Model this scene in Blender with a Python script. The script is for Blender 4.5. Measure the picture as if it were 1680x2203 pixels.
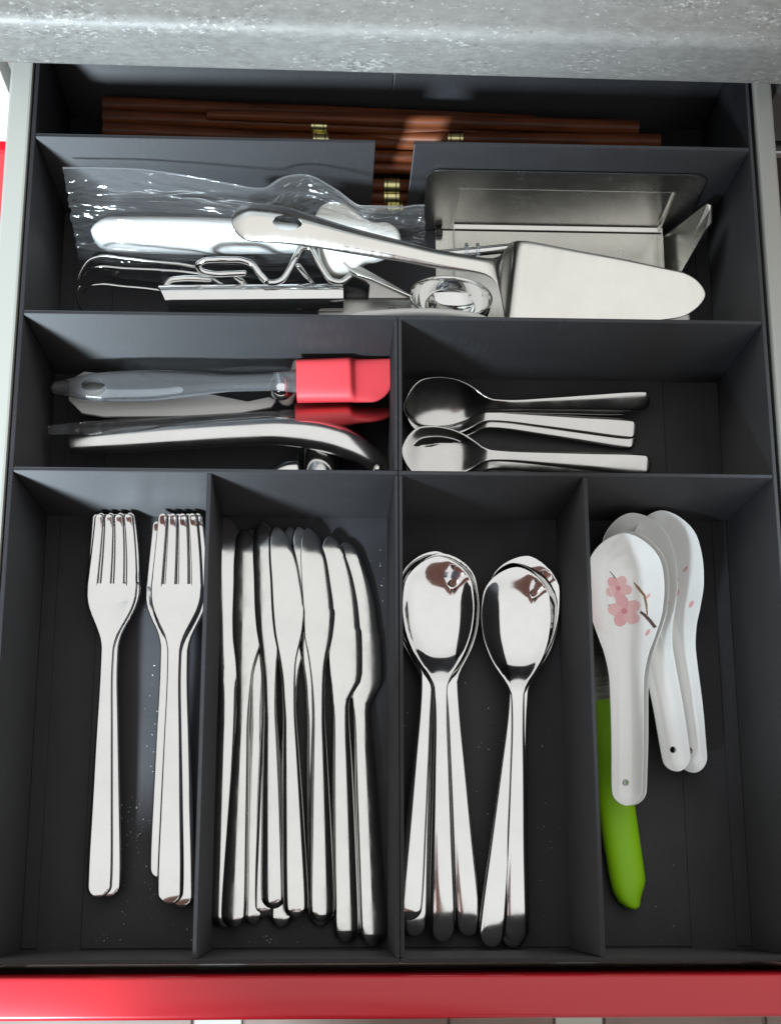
import bpy, bmesh, math, random
import numpy as np
from mathutils import Vector, Matrix, Euler, noise

random.seed(7)
sc = bpy.context.scene
for o in list(bpy.data.objects):
    bpy.data.objects.remove(o)
COL = sc.collection

# ------------------------------------------------------------------ camera
CAM_LOC = Vector((-0.036675, 0.034312, 0.818992))
CAM_ROT = Euler((0.254361, -0.044131, -0.002106), 'XYZ')
FPX = 3091.8                                   # focal length in pixels of a 1680 px wide picture
cd = bpy.data.cameras.new('camera')
cam = bpy.data.objects.new('camera', cd)
COL.objects.link(cam)
cam.location = CAM_LOC
cam.rotation_euler = CAM_ROT
cd.sensor_fit = 'HORIZONTAL'
cd.sensor_width = 36.0
cd.lens = 36.0 * FPX / 1680.0
cd.clip_start = 0.01
cd.clip_end = 50
sc.camera = cam

# ------------------------------------------------------------------ light
wd = bpy.data.worlds.new('World')
sc.world = wd
wd.use_nodes = True
bg = wd.node_tree.nodes['Background']
wn = wd.node_tree
_tc = wn.nodes.new('ShaderNodeTexCoord'); _sx = wn.nodes.new('ShaderNodeSeparateXYZ'); _cr = wn.nodes.new('ShaderNodeValToRGB')
wn.links.new(_tc.outputs['Generated'], _sx.inputs[0]); wn.links.new(_sx.outputs['Z'], _cr.inputs['Fac'])
_cr.color_ramp.elements[0].position = 0.15; _cr.color_ramp.elements[0].color = (0.52, 0.52, 0.515, 1)      # room walls
_cr.color_ramp.elements[1].position = 0.80; _cr.color_ramp.elements[1].color = (0.985, 0.985, 0.975, 1)   # white ceiling
wn.links.new(_cr.outputs['Color'], bg.inputs[0])
bg.inputs[1].default_value = 0.93

def lamp(name, loc, target, sx, sy, power, col):
    ld = bpy.data.lights.new(name, 'AREA')
    ld.shape = 'RECTANGLE'; ld.size = sx; ld.size_y = sy
    ld.energy = power; ld.color = col
    o = bpy.data.objects.new(name, ld); COL.objects.link(o)
    o.location = loc
    o.rotation_euler = (Vector(target) - Vector(loc)).to_track_quat('-Z', 'Y').to_euler()
    return o
lamp('window_light', (-0.62, -0.68, 0.92), (-0.10, 0.30, 0.05), 0.18, 0.20, 68, (0.76, 0.90, 1.0))

vs = sc.view_settings
vs.view_transform = 'Standard'; vs.look = 'None'; vs.exposure = 0; vs.gamma = 1
vs.use_curve_mapping = False
sc.cycles.use_denoising = True
sc.cycles.max_bounces = 10
sc.cycles.transparent_max_bounces = 16
sc.cycles.caustics_reflective = False
sc.cycles.caustics_refractive = False
sc.cycles.sample_clamp_indirect = 6

# ------------------------------------------------------------------ pixel helpers (1680 x 2203 picture)
RM = CAM_ROT.to_matrix()
def ray(u, v):
    return RM @ Vector(((u - 840) / FPX, -(v - 1101.5) / FPX, -1))
def at(u, v, z):
    d = ray(u, v); return CAM_LOC + d * ((z - CAM_LOC.z) / d.z)
def aty(u, v, y):
    d = ray(u, v); return CAM_LOC + d * ((y - CAM_LOC.y) / d.y)

# ------------------------------------------------------------------ materials
def newmat(name):
    m = bpy.data.materials.new(name); m.use_nodes = True
    nt = m.node_tree
    return m, nt, nt.nodes['Principled BSDF']
def setp(b, **k):
    names = dict(col='Base Color', rough='Roughness', metal='Metallic', ior='IOR', trans='Transmission Weight',
                 coat='Coat Weight', coatr='Coat Roughness', spec='Specular IOR Level', aniso='Anisotropic',
                 sss='Subsurface Weight', alpha='Alpha')
    for q, v in k.items():
        b.inputs[names[q]].default_value = (*v, 1) if q == 'col' else v
def node(nt, t, **k):
    n = nt.nodes.new(t)
    for a, b in k.items(): setattr(n, a, b)
    return n
def coords(nt, scale=(1, 1, 1)):
    tc = node(nt, 'ShaderNodeTexCoord'); mp = node(nt, 'ShaderNodeMapping')
    mp.inputs['Scale'].default_value = scale
    nt.links.new(tc.outputs['Object'], mp.inputs['Vector'])
    return mp.outputs['Vector']
def noise_n(nt, vec, scale, detail=4, rough=0.55):
    n = node(nt, 'ShaderNodeTexNoise'); n.inputs['Scale'].default_value = scale
    n.inputs['Detail'].default_value = detail; n.inputs['Roughness'].default_value = rough
    nt.links.new(vec, n.inputs['Vector']); return n.outputs['Fac']
def ramp(nt, fac, stops):
    r = node(nt, 'ShaderNodeValToRGB'); e = r.color_ramp.elements
    while len(e) < len(stops): e.new(0.5)
    for q, (p, c) in zip(e, stops):
        q.position = p; q.color = (*c, 1) if isinstance(c, (tuple, list)) else (c, c, c, 1)
    nt.links.new(fac, r.inputs['Fac']); return r.outputs['Color']
def bump(nt, b, h, strength, dist):
    n = node(nt, 'ShaderNodeBump'); n.inputs['Strength'].default_value = strength
    n.inputs['Distance'].default_value = dist
    nt.links.new(h, n.inputs['Height']); nt.links.new(n.outputs['Normal'], b.inputs['Normal'])
def mixc(nt, fac, a, b):
    m = node(nt, 'ShaderNodeMix', data_type='RGBA')
    if isinstance(fac, float): m.inputs[0].default_value = fac
    else: nt.links.new(fac, m.inputs[0])
    for i, c in ((6, a), (7, b)):
        if isinstance(c, tuple): m.inputs[i].default_value = (*c, 1)
        else: nt.links.new(c, m.inputs[i])
    return m.outputs[2]

M = {}
def simple(key, **k):
    m, nt, b = newmat(key); setp(b, **k); M[key] = m; return m, nt, b

def tray_mat(key, wall):
    m, nt, b = newmat(key); q = 0.95 if wall else 1.6
    v = coords(nt)
    n1 = noise_n(nt, v, 40, 5)
    n2 = noise_n(nt, v, 900, 2)
    nt.links.new(ramp(nt, n1, [(0.3, (0.015 * q, 0.015 * q, 0.0175 * q)), (0.75, (0.022 * q, 0.022 * q, 0.025 * q))]), b.inputs['Base Color'])
    setp(b, rough=0.55, spec=0.5)
    d1 = noise_n(nt, v, 1300, 1, 0.4); d2 = noise_n(nt, v, 55, 3)
    da = node(nt, 'ShaderNodeMath', operation='MULTIPLY_ADD'); nt.links.new(d2, da.inputs[0]); da.inputs[1].default_value = 0.35; nt.links.new(d1, da.inputs[2])
    dust = ramp(nt, da.outputs[0], [(0.0, 0.0), (0.975, 0.0), (1.0, 0.7)])
    basec = ramp(nt, n1, [(0.3, (0.015 * q, 0.015 * q, 0.0175 * q)), (0.75, (0.022 * q, 0.022 * q, 0.025 * q))])
    sc1 = noise_n(nt, coords(nt, (900, 900, 60) if wall else (90, 900, 900)), 1.0, 2, 0.5); sc2 = noise_n(nt, v, 26, 3)
    sa = node(nt, 'ShaderNodeMath', operation='MULTIPLY_ADD'); nt.links.new(sc2, sa.inputs[0]); sa.inputs[1].default_value = 0.6; nt.links.new(sc1, sa.inputs[2])
    scuff = ramp(nt, sa.outputs[0], [(0.0, 0.0), (0.95, 0.0), (1.0, 0.10)])
    basec = mixc(nt, scuff, basec, (0.085, 0.087, 0.092))
    nt.links.new(mixc(nt, dust, basec, (0.16, 0.16, 0.165)), b.inputs['Base Color'])
    if wall:                                       # fine horizontal print layers: rough across, smooth along
        setp(b, aniso=0.97, rough=0.65, spec=0.66)
        tv = node(nt, 'ShaderNodeCombineXYZ')
        tv.inputs[0].default_value = 0.01; tv.inputs[1].default_value = 0.01; tv.inputs[2].default_value = 1
        nt.links.new(tv.outputs[0], b.inputs['Tangent'])
        vs2 = coords(nt, (60, 60, 2600))
        lay = noise_n(nt, vs2, 1.0, 2)
        bump(nt, b, lay, 0.04, 0.0002)
    else:
        bump(nt, b, n2, 0.12, 0.0002)
    M[key] = m
tray_mat('tray_wall', True)
tray_mat('tray_floor', False)

def steel_mat(key, col, r0, r1, scale=90, stretch=(1, 1, 1), bumpy=0.0):
    m, nt, b = newmat(key)
    setp(b, col=col, metal=1.0)
    v = coords(nt, stretch)
    n = noise_n(nt, v, scale, 5, 0.6)
    rr = node(nt, 'ShaderNodeMapRange'); rr.inputs['From Min'].default_value = 0.35; rr.inputs['From Max'].default_value = 0.75
    rr.inputs['To Min'].default_value = r0; rr.inputs['To Max'].default_value = r1
    nt.links.new(n, rr.inputs['Value']); nt.links.new(rr.outputs[0], b.inputs['Roughness'])
    n3 = noise_n(nt, coords(nt), 35, 6, 0.65)
    nt.links.new(ramp(nt, n3, [(0.35, tuple(c * 0.94 for c in col)), (0.62, col)]), b.inputs['Base Color'])
    if bumpy: bump(nt, b, n, bumpy, 0.0003)
    M[key] = m
steel_mat('steel', (0.82, 0.82, 0.80), 0.06, 0.17)
steel_mat('steel_mirror', (0.84, 0.84, 0.83), 0.03, 0.10)
steel_mat('steel_satin', (0.62, 0.60, 0.57), 0.24, 0.36, 60, (1, 12, 1))
steel_mat('steel_dish', (0.74, 0.73, 0.69), 0.22, 0.30, 60)
steel_mat('steel_press', (0.84, 0.84, 0.83), 0.16, 0.26)
steel_mat('steel_tea', (0.68, 0.67, 0.65), 0.12, 0.22)
steel_mat('steel_server', (0.85, 0.84, 0.79), 0.12, 0.22, 40, (1, 8, 1))
simple('grey_cast', col=(0.55, 0.54, 0.52), rough=0.42, metal=0.6)
simple('white_plastic', col=(0.76, 0.76, 0.735), rough=0.35)
simple('ivory_plastic', col=(0.88, 0.87, 0.80), rough=0.35)
simple('grey_plastic', col=(0.72, 0.72, 0.71), rough=0.4)
simple('porcelain', col=(0.94, 0.95, 0.93), rough=0.10, coat=1.0)
simple('red_silicone', col=(0.83, 0.075, 0.09), rough=0.48)
simple('green_plastic', col=(0.42, 0.90, 0.012), rough=0.5)
simple('black_plastic', col=(0.012, 0.012, 0.013), rough=0.35)
simple('gold', col=(0.86, 0.80, 0.40), rough=0.32, metal=1.0)
simple('black_line', col=(0.01, 0.01, 0.01), rough=0.4)
simple('drawer_grey', col=(0.30, 0.295, 0.265), rough=0.5)
simple('carcass_white', col=(0.78, 0.80, 0.79), rough=0.4)
simple('pink_print', col=(0.84, 0.44, 0.46), rough=0.2)
simple('pink_light', col=(0.86, 0.55, 0.55), rough=0.2)
simple('brown_print', col=(0.10, 0.055, 0.045), rough=0.2)
simple('tan_print', col=(0.30, 0.17, 0.08), rough=0.2)
simple('crumb', col=(0.45, 0.44, 0.42), rough=0.8)
simple('clear', col=(0.93, 0.95, 0.98), rough=0.06, trans=0.93, ior=1.33)
simple('appliance', col=(0.05, 0.05, 0.052), rough=0.4)
simple('appliance_trim', col=(0.4, 0.4, 0.42), rough=0.3, metal=1.0)
simple('tile_pale', col=(0.44, 0.45, 0.40), rough=0.35)
simple('grout', col=(0.30, 0.24, 0.22), rough=0.9)

m, nt, b = newmat('red_lacquer')
n = noise_n(nt, coords(nt), 700, 2)
setp(b, col=(0.52, 0.010, 0.020), rough=0.30, coat=0.5, coatr=0.18)
bump(nt, b, n, 0.04, 0.0003)
M['red_lacquer'] = m

m, nt, b = newmat('wood')
v = coords(nt, (14, 260, 260))
n = noise_n(nt, v, 1.0, 6, 0.65)
nt.links.new(ramp(nt, n, [(0.3, (0.040, 0.012, 0.006)), (0.7, (0.21, 0.056, 0.017))]), b.inputs['Base Color'])
setp(b, rough=0.45, spec=0.3); bump(nt, b, n, 0.15, 0.0002)
M['wood'] = m

m, nt, b = newmat('tile_brown')
n = noise_n(nt, coords(nt), 14, 6)
nt.links.new(ramp(nt, n, [(0.3, (0.17, 0.12, 0.095)), (0.75, (0.25, 0.185, 0.15))]), b.inputs['Base Color'])
setp(b, rough=0.35); M['tile_brown'] = m

m, nt, b = newmat('stone_laminate')
v = coords(nt, (0.55, 1, 1))
big = noise_n(nt, coords(nt, (5, 9, 9)), 1.0, 5, 0.6)
mid = noise_n(nt, coords(nt, (130, 260, 260)), 1.0, 6, 0.75)
fl = noise_n(nt, coords(nt, (330, 560, 560)), 1.0, 3, 0.6)
zone = noise_n(nt, coords(nt, (22, 70, 70)), 1.0, 4, 0.6)
base = mixc(nt, ramp(nt, mid, [(0.3, 0.0), (0.7, 1.0)]), (0.118, 0.114, 0.106), (0.225, 0.220, 0.206))
base = mixc(nt, ramp(nt, big, [(0.35, 0.0), (0.7, 0.55)]), base, (0.215, 0.208, 0.196))
ma = node(nt, 'ShaderNodeMath', operation='MULTIPLY_ADD')
nt.links.new(zone, ma.inputs[0]); ma.inputs[1].default_value = 0.55; nt.links.new(fl, ma.inputs[2])
flk = ramp(nt, ma.outputs[0], [(0.0, 0.0), (0.90, 0.0), (0.98, 0.85)])
ma2 = node(nt, 'ShaderNodeMath', operation='MULTIPLY_ADD')
nt.links.new(zone, ma2.inputs[0]); ma2.inputs[1].default_value = -0.4; nt.links.new(fl, ma2.inputs[2])
drk = ramp(nt, ma2.outputs[0], [(0.0, 0.7), (0.10, 0.5), (0.17, 0.0)])
c = mixc(nt, drk, base, (0.07, 0.066, 0.062))
c = mixc(nt, flk, c, (0.34, 0.34, 0.325))
nt.links.new(c, b.inputs['Base Color'])
setp(b, rough=0.50, spec=0.4)
bump(nt, b, fl, 0.04, 0.0005)
M['stone_laminate'] = m

m, nt, b = newmat('film')
nt.nodes.remove(b)
out = nt.nodes['Material Output']
tr = node(nt, 'ShaderNodeBsdfTransparent'); tr.inputs[0].default_value = (0.97, 0.975, 0.98, 1)
gl = node(nt, 'ShaderNodeBsdfGlossy'); gl.inputs['Roughness'].default_value = 0.07
lw = node(nt, 'ShaderNodeLayerWeight'); lw.inputs[0].default_value = 0.35
mr = node(nt, 'ShaderNodeMapRange'); mr.inputs['To Min'].default_value = 0.02; mr.inputs['To Max'].default_value = 0.22
nt.links.new(lw.outputs['Fresnel'], mr.inputs['Value'])
mx = node(nt, 'ShaderNodeMixShader')
df = node(nt, 'ShaderNodeBsdfDiffuse'); df.inputs[0].default_value = (0.9, 0.92, 0.94, 1)
mh = node(nt, 'ShaderNodeMixShader'); mh.inputs[0].default_value = 0.022
nt.links.new(tr.outputs[0], mh.inputs[1]); nt.links.new(df.outputs[0], mh.inputs[2])
nt.links.new(mr.outputs[0], mx.inputs[0]); nt.links.new(mh.outputs[0], mx.inputs[1]); nt.links.new(gl.outputs[0], mx.inputs[2])
nt.links.new(mx.outputs[0], out.inputs['Surface'])
M['film'] = m

# ------------------------------------------------------------------ object helpers
def tag(o, label, cat, group=None, kind=None):
    if label: o['label'] = label
    if cat: o['category'] = cat
    if group: o['group'] = group
    if kind: o['kind'] = kind
    return o
def thing(name, label, cat, loc=(0, 0, 0), group=None):
    o = bpy.data.objects.new(name, None); COL.objects.link(o)
    o.empty_display_size = 0.01; o.location = loc
    return tag(o, label, cat, group)
def link_mesh(name, me, mat, parent=None):
    if mat: me.materials.append(M[mat])
    o = bpy.data.objects.new(name, me); COL.objects.link(o)
    o.parent = parent
    return o
def from_bm(name, bm, mat, parent=None, smooth=False):
    me = bpy.data.meshes.new(name); bm.normal_update(); bm.to_mesh(me); bm.free()
    for p in me.polygons: p.use_smooth = smooth
    return link_mesh(name, me, mat, parent)
def box(name, x0, x1, y0, y1, z0, z1, mat, parent=None, bev=0.0, seg=2):
    bm = bmesh.new()
    bmesh.ops.create_cube(bm, size=1)
    for v in bm.verts:
        v.co = Vector((x0 + (v.co.x + .5) * (x1 - x0), y0 + (v.co.y + .5) * (y1 - y0), z0 + (v.co.z + .5) * (z1 - z0)))
    if bev: bmesh.ops.bevel(bm, geom=bm.edges[:], offset=bev, segments=seg, affect='EDGES', profile=0.5)
    return from_bm(name, bm, mat, parent, smooth=False)
def copy_tree(o, parent=None):
    c = o.copy(); COL.objects.link(c); c.parent = parent
    for ch in o.children: copy_tree(ch, c)
    return c

def pchip(xk, yk, x):
    xk = np.array(xk, float); yk = np.array(yk, float); x = np.asarray(x, float)
    h = np.diff(xk); d = np.diff(yk) / h
    mm = np.zeros(len(xk)); mm[0] = d[0]; mm[-1] = d[-1]
    for i in range(1, len(xk) - 1):
        if d[i - 1] * d[i] > 0:
            w1 = 2 * h[i] + h[i - 1]; w2 = h[i] + 2 * h[i - 1]
            mm[i] = (w1 + w2) / (w1 / d[i - 1] + w2 / d[i])
    i = np.clip(np.searchsorted(xk, x) - 1, 0, len(h) - 1)
    t = (x - xk[i]) / h[i]
    return ((1 + 2 * t) * (1 - t) ** 2 * yk[i] + t * (1 - t) ** 2 * h[i] * mm[i] + t * t * (3 - 2 * t) * yk[i + 1] + t * t * (t - 1) * h[i] * mm[i + 1])

def stations(y0, y1, r0, r1, n, extra=()):
    ys = []
    if r0: ys += [y0 + r0 * (1 - math.cos(a * math.pi / 2 / 9)) for a in range(9)]
    a, b_ = y0 + r0, y1 - r1
    ys += [a + (b_ - a) * i / n for i in range(n + 1)]
    if r1: ys += [y1 - r1 * (1 - math.sin(q * math.pi / 2 / 9)) for q in range(1, 10)]
    ys = sorted(set([round(y, 6) for y in ys] + [round(e, 6) for e in extra]))
    return np.array(ys)

def loft_rings(keys, r0=0., r1=0., n=40, nu=13, k=8, ck=2, mod=None, extra=(), only=None):
    """keys: rows y, xl, xr, zc, thickness, crown. base: flat underside height for hollow ware."""
    K = np.array(keys, float)
    ys = stations(K[0, 0], K[-1, 0], r0, r1, n)
    if only: ys = np.array(sorted([y for y in ys if not (only[0] - 3e-4 < y < only[1] + 3e-4)] + list(extra)))
    cols = [pchip(K[:, 0], K[:, c], ys) for c in range(1, 6)]
    rings = []
    s = np.sin(np.linspace(-1, 1, nu) * math.pi / 2)
    for i, y in enumerate(ys):
        xl, xr, z, t, cr = [c[i] for c in cols]
        m_ = 1.0
        if r0 and y < K[0, 0] + r0: m_ = math.sqrt(max(0, 1 - (1 - (y - K[0, 0]) / r0) ** 2))
        if r1 and y > K[-1, 0] - r1: m_ = math.sqrt(max(0, 1 - (1 - (K[-1, 0] - y) / r1) ** 2))
        m_ = max(m_, 0.03)
        xc = (xl + xr) / 2; hw = (xr - xl) / 2 * m_
        if mod: xc, hw = mod(y, xc, hw)
        x = xc + s * hw
        au = np.abs(s)
        ht = t / 2 * np.sqrt(np.maximum(0, 1 - au ** (k(y) if callable(k) else k)))
        if m_ < 1: ht = ht * (0.55 + 0.45 * m_)
        zz = z + cr * m_ * m_ * au ** ck + cr * (1 - m_ * m_)
        top = np.stack([x, np.full(nu, y), zz + ht], 1)
        bot = np.stack([x, np.full(nu, y), zz - ht], 1)[1:-1][::-1]
        rings.append(np.concatenate([top, bot]))
    return ys, rings

def rings_parts(rings, splits, mat, root, cap=True):
    """splits: list of (name, i0, i1) index ranges over rings sharing boundary rings, smooth across."""
    n = len(rings); m_ = len(rings[0])
    V = np.array(rings)                            # n,m,3
    du = np.roll(V, -1, 1) - np.roll(V, 1, 1)
    dv = np.empty_like(V); dv[1:-1] = V[2:] - V[:-2]; dv[0] = V[1] - V[0]; dv[-1] = V[-1] - V[-2]
    N = np.cross(dv, du); ln = np.linalg.norm(N, axis=2, keepdims=True); N = N / np.maximum(ln, 1e-15)
    cen = V.mean(axis=1, keepdims=True)
    if ((V - cen) * N).sum() < 0: N = -N; flip = True
    else: flip = False
    out = []
    for name, i0, i1 in splits:
        vs_ = V[i0:i1 + 1].reshape(-1, 3); nn = N[i0:i1 + 1].reshape(-1, 3)
        fs = []
        for a in range(i1 - i0):
            for b_ in range(m_):
                q = (a * m_ + b_, a * m_ + (b_ + 1) % m_, (a + 1) * m_ + (b_ + 1) % m_, (a + 1) * m_ + b_)
                fs.append(q[::-1] if not flip else q)
        if cap and i0 == 0: fs.append(tuple(range(m_)) if not flip else tuple(range(m_))[::-1])
        if cap and i1 == n - 1:
            e = tuple((i1 - i0) * m_ + b_ for b_ in range(m_)); fs.append(e[::-1] if not flip else e)
        me = bpy.data.meshes.new(name)
        me.from_pydata([tuple(v) for v in vs_], [], fs)
        for p in me.polygons: p.use_smooth = True
        # make sure faces point outward like the normals
        p0 = me.polygons[len(me.polygons) // 2]
        if Vector(nn[p0.vertices[0]]).dot(p0.normal) < 0:
            me.flip_normals()
        me.normals_split_custom_set_from_vertices([tuple(v) for v in nn])
        out.append(link_mesh(name, me, mat, root))
    return out

def sweep(path, rad, seg=12, closed=False, flat=1.0, sub=6, up=(0, 0, 1)):
    """rings of a round (or flattened) bar along a smooth path. rad: number or list per key point."""
    P = np.array([tuple(p) for p in path], float)
    d = np.r_[0, np.cumsum(np.linalg.norm(np.diff(P, axis=0), axis=1))]
    n = (len(P) - 1) * sub + 1
    t = np.linspace(0, d[-1], n)
    # catmull-rom through key points
    def cr(Y):
        mt = np.gradient(Y, d); i = np.clip(np.searchsorted(d, t) - 1, 0, len(d) - 2)
        h = d[i + 1] - d[i]; s = (t - d[i]) / h
        return (1 + 2 * s) * (1 - s) ** 2 * Y[i] + s * (1 - s) ** 2 * h * mt[i] + s * s * (3 - 2 * s) * Y[i + 1] + s * s * (s - 1) * h * mt[i + 1]
    Q = np.stack([cr(P[:, c]) for c in range(3)], 1) if len(P) > 2 else P[0] + (P[1] - P[0]) * (t / d[-1])[:, None]
    R_ = np.full(n, rad) if np.isscalar(rad) else np.interp(t, d, rad)
    T = np.gradient(Q, axis=0); T /= np.linalg.norm(T, axis=1, keepdims=True)
    up = np.array(up, float)
    a = np.linspace(0, 2 * math.pi, seg, endpoint=False)
    rings = []; prev = None
    for i in range(n):
        s = np.cross(T[i], up) if prev is None else prev - T[i] * np.dot(prev, T[i])
        if np.linalg.norm(s) < 1e-6: s = np.cross(T[i], (1, 0, 0.3))
        s /= np.linalg.norm(s); prev = s
        w = np.cross(s, T[i])
        rings.append(Q[i] + R_[i] * (np.cos(a)[:, None] * s + flat * np.sin(a)[:, None] * w))
    return rings
def bar(name, path, rad, mat, root=None, **k):
    rg = sweep(path, rad, **k)
    return rings_parts(rg, [(name, 0, len(rg) - 1)], mat, root)[0]
def rounded_bar(name, path, rad, mat, root=None, cap=0.8, **k):
    """bar with domed ends"""
    rg = sweep(path, rad, **k)
    def dome(r0, r1):
        c0 = r0.mean(0); dirn = c0 - r1.mean(0); dirn /= np.linalg.norm(dirn)
        rr = np.linalg.norm(r0 - c0, axis=1).mean() * cap
        return [c0 + (r0 - c0) * math.cos(q) + dirn * rr * math.sin(q) for q in (1.5, 1.2, 0.9, 0.6, 0.3)]
    rg = dome(rg[0], rg[1]) + rg + dome(rg[-1], rg[-2])[::-1]
    return rings_parts(rg, [(name, 0, len(rg) - 1)], mat, root)[0]

def prism(name, pts, z0, z1, mat, root=None, bev=0.0006, seg=2, smooth=True):
    """pts: world (x, y) outline or 3-D points whose z is shifted"""
    bm = bmesh.new()
    vs_ = [bm.verts.new((p[0], p[1], z0 + (p[2] if len(p) > 2 else 0))) for p in pts]
    f = bm.faces.new(vs_)
    r = bmesh.ops.extrude_face_region(bm, geom=[f])
    for e in r['geom']:
        if isinstance(e, bmesh.types.BMVert): e.co.z += z1 - z0
    bmesh.ops.recalc_face_normals(bm, faces=bm.faces[:])
    if bev:
        ed = [e for e in bm.edges if len(e.link_faces) == 2 and e.calc_face_angle(0) > 0.9]
        bmesh.ops.bevel(bm, geom=ed, offset=bev, segments=seg, affect='EDGES', profile=0.5)
    o = from_bm(name, bm, mat, root, smooth=smooth)
    try: o.data.set_sharp_from_angle(angle=0.7)
    except Exception: pass
    return o
def smooth_poly(pts, sub=4):
    out = []; n = len(pts)
    for i in range(n):
        p0, p1, p2, p3 = [Vector(pts[(i + q) % n]) for q in (-1, 0, 1, 2)]
        for s in range(sub):
            t = s / sub
            out.append(0.5 * ((2 * p1) + (p2 - p0) * t + (2 * p0 - 5 * p1 + 4 * p2 - p3) * t * t + (3 * p1 - p0 - 3 * p2 + p3) * t ** 3))
    return out

def place(root, L, tail, head, zt, zh, roll=0.0, lt=0.0, lh=0.0):
    A = at(*tail, zt + lt) - Vector((0, 0, lt)); B = at(*head, zh + lh) - Vector((0, 0, lh))
    d = B - A; s = d.length / L
    y = d.normalized(); x = y.cross(Vector((0, 0, 1))).normalized(); z = x.cross(y)
    if roll:
        q = Matrix.Rotation(math.radians(roll), 3, y); x = q @ x; z = q @ z
    m4 = Matrix(((x.x * s, y.x * s, z.x * s, A.x), (x.y * s, y.y * s, z.y * s, A.y), (x.z * s, y.z * s, z.z * s, A.z), (0, 0, 0, 1)))
    root.matrix_world = m4
    return s
def boolean_cut(o, cutter):
    md = o.modifiers.new('cut', 'BOOLEAN'); md.operation = 'DIFFERENCE'; md.object = cutter; md.solver = 'EXACT'
    dg = bpy.context.evaluated_depsgraph_get(); dg.update()
    me = bpy.data.meshes.new_from_object(o.evaluated_get(dg))
    o.modifiers.clear(); o.data = me
    bpy.data.objects.remove(cutter)

# ================================================================== SETTING
H = 0.0939
X0, X1, X2, X3, X4 = -0.2006, -0.0990, 0.0, 0.0988, 0.1994
Y0, Y1, Y2, Y3, Y4 = 0.0, 0.2432, 0.3307, 0.4357, 0.502
W = 0.0024

# countertop -------------------------------------------------------
def counter():
    yb, zb = 0.460, 0.1240
    th, r = 0.0405, 0.007
    prof = [(1.05, zb), (yb + 0.004, zb)]
    for i in range(5): a = math.pi / 2 * i / 4; prof.append((yb + 0.004 - 0.004 * math.sin(a), zb + 0.004 - 0.004 * math.cos(a)))
    for i in range(9): a = math.pi / 2 * i / 8; prof.append((yb + r - r * math.cos(a), zb + th - r + r * math.sin(a)))
    prof.append((1.05, zb + th))
    bm = bmesh.new()
    xs = [-1.1 + 2.2 * i / 22 for i in range(23)]
    rows = []
    for x in xs:
        rows.append([bm.verts.new((x, y - 0.0068 * x, z)) for y, z in prof])
    for a, b_ in zip(rows, rows[1:]):
        for i in range(len(prof)):
            j = (i + 1) % len(prof)
            bm.faces.new((a[i], b_[i], b_[j], a[j]))
    bm.faces.new(rows[0][::-1]); bm.faces.new(rows[-1])
    bmesh.ops.recalc_face_normals(bm, faces=bm.faces[:])
    o = from_bm('countertop', bm, 'stone_laminate', None, True)
    o.data.set_sharp_from_angle(angle=0.6)
    tag(o, 'grey stone-look laminate countertop with white flecks above the drawer', 'countertop')
counter()

# kitchen floor far below -------------------------------------------
FZ = -0.80
fl = box('floor', -1.5, 1.5, -1.6, 0.45, FZ - 0.02, FZ - 0.006, 'grout'); fl['kind'] = 'structure'
xe = [at(u, 2198, FZ).x for u in (418, 520, 1195, 1296)]
xm = at(1640, 2198, FZ).x; xn = at(962, 2198, FZ).x
ye = -0.045 - 0.02
cols = [(-1.2, xe[0] - 0.003, 'tile_brown'), (xe[0], xe[1], 'tile_pale'), (xe[1] + 0.003, xn, 'tile_brown'), (xn + 0.003, xe[2] - 0.003, 'tile_brown'),
        (xe[2], xe[3], 'tile_pale'), (xe[3] + 0.003, xm, 'tile_brown'), (xm + 0.005, 1.2, 'tile_brown')]
for a, b_, mt in cols:
    for yy in (-0.52, -0.17, 0.18):
        box('floor_tile', a, b_, yy - 0.17, yy + 0.17, FZ - 0.008, FZ, mt, fl, 0.001, 1)

# neighbouring fronts -------------------------------------------------
nb = thing('red_base_cabinet', 'red cabinet front with a white top rail left of the drawer', 'cabinet', (-0.5, 0.48, FZ))
for q in (box('door', -0.85, -0.2215, 0.470, 0.488, -0.70, 0.012, 'red_lacquer', None, 0.0012), box('rail', -0.85, -0.2215, 0.474, 0.490, 0.018, 0.110, 'carcass_white', None, 0.001)):
    q.parent = nb; q.matrix_parent_inverse = Matrix.Translation((0.5, -0.48, -FZ))
ap = thing('built_in_appliance', 'dark grey appliance front with a light trim line right of the drawer', 'appliance', (0.5, 0.48, FZ))
for q in (box('panel', 0.2185, 0.85, 0.476, 0.50, 0.034, 0.112, 'appliance', None, 0.001), box('trim', 0.2185, 0.85, 0.470, 0.50, 0.024, 0.031, 'appliance_trim', None, 0.001),
          box('lower_panel', 0.2185, 0.85, 0.476, 0.50, -0.70, 0.021, 'black_plastic', None, 0.001)):
    q.parent = ap; q.matrix_parent_inverse = Matrix.Translation((-0.5, -0.48, -FZ))

# drawer --------------------------------------------------------------
dr = thing('drawer', 'pulled-out kitchen drawer with pale grey sides and a glossy red front', 'drawer')
box('side_panel', -0.2165, -0.2040, -0.006, 0.54, -0.040, H + 0.001, 'drawer_grey', dr, 0.0015)
box('side_panel', 0.2043, 0.2146, -0.006, 0.54, -0.040, H + 0.001, 'drawer_grey', dr, 0.0015)
box('drawer_base', -0.2165, 0.2146, -0.006, 0.54, -0.016, -0.0045, 'drawer_grey', dr)
fp = box('front_panel', -0.295, 0.295, -0.0268, -0.0072, -0.10, 0.1065, 'red_lacquer', dr, 0.0022, 4)
fp['label'] = 'glossy red drawer front seen on its top edge'
for p in fp.data.polygons: p.use_smooth = True
fp.data.set_sharp_from_angle(angle=0.8)
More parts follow.
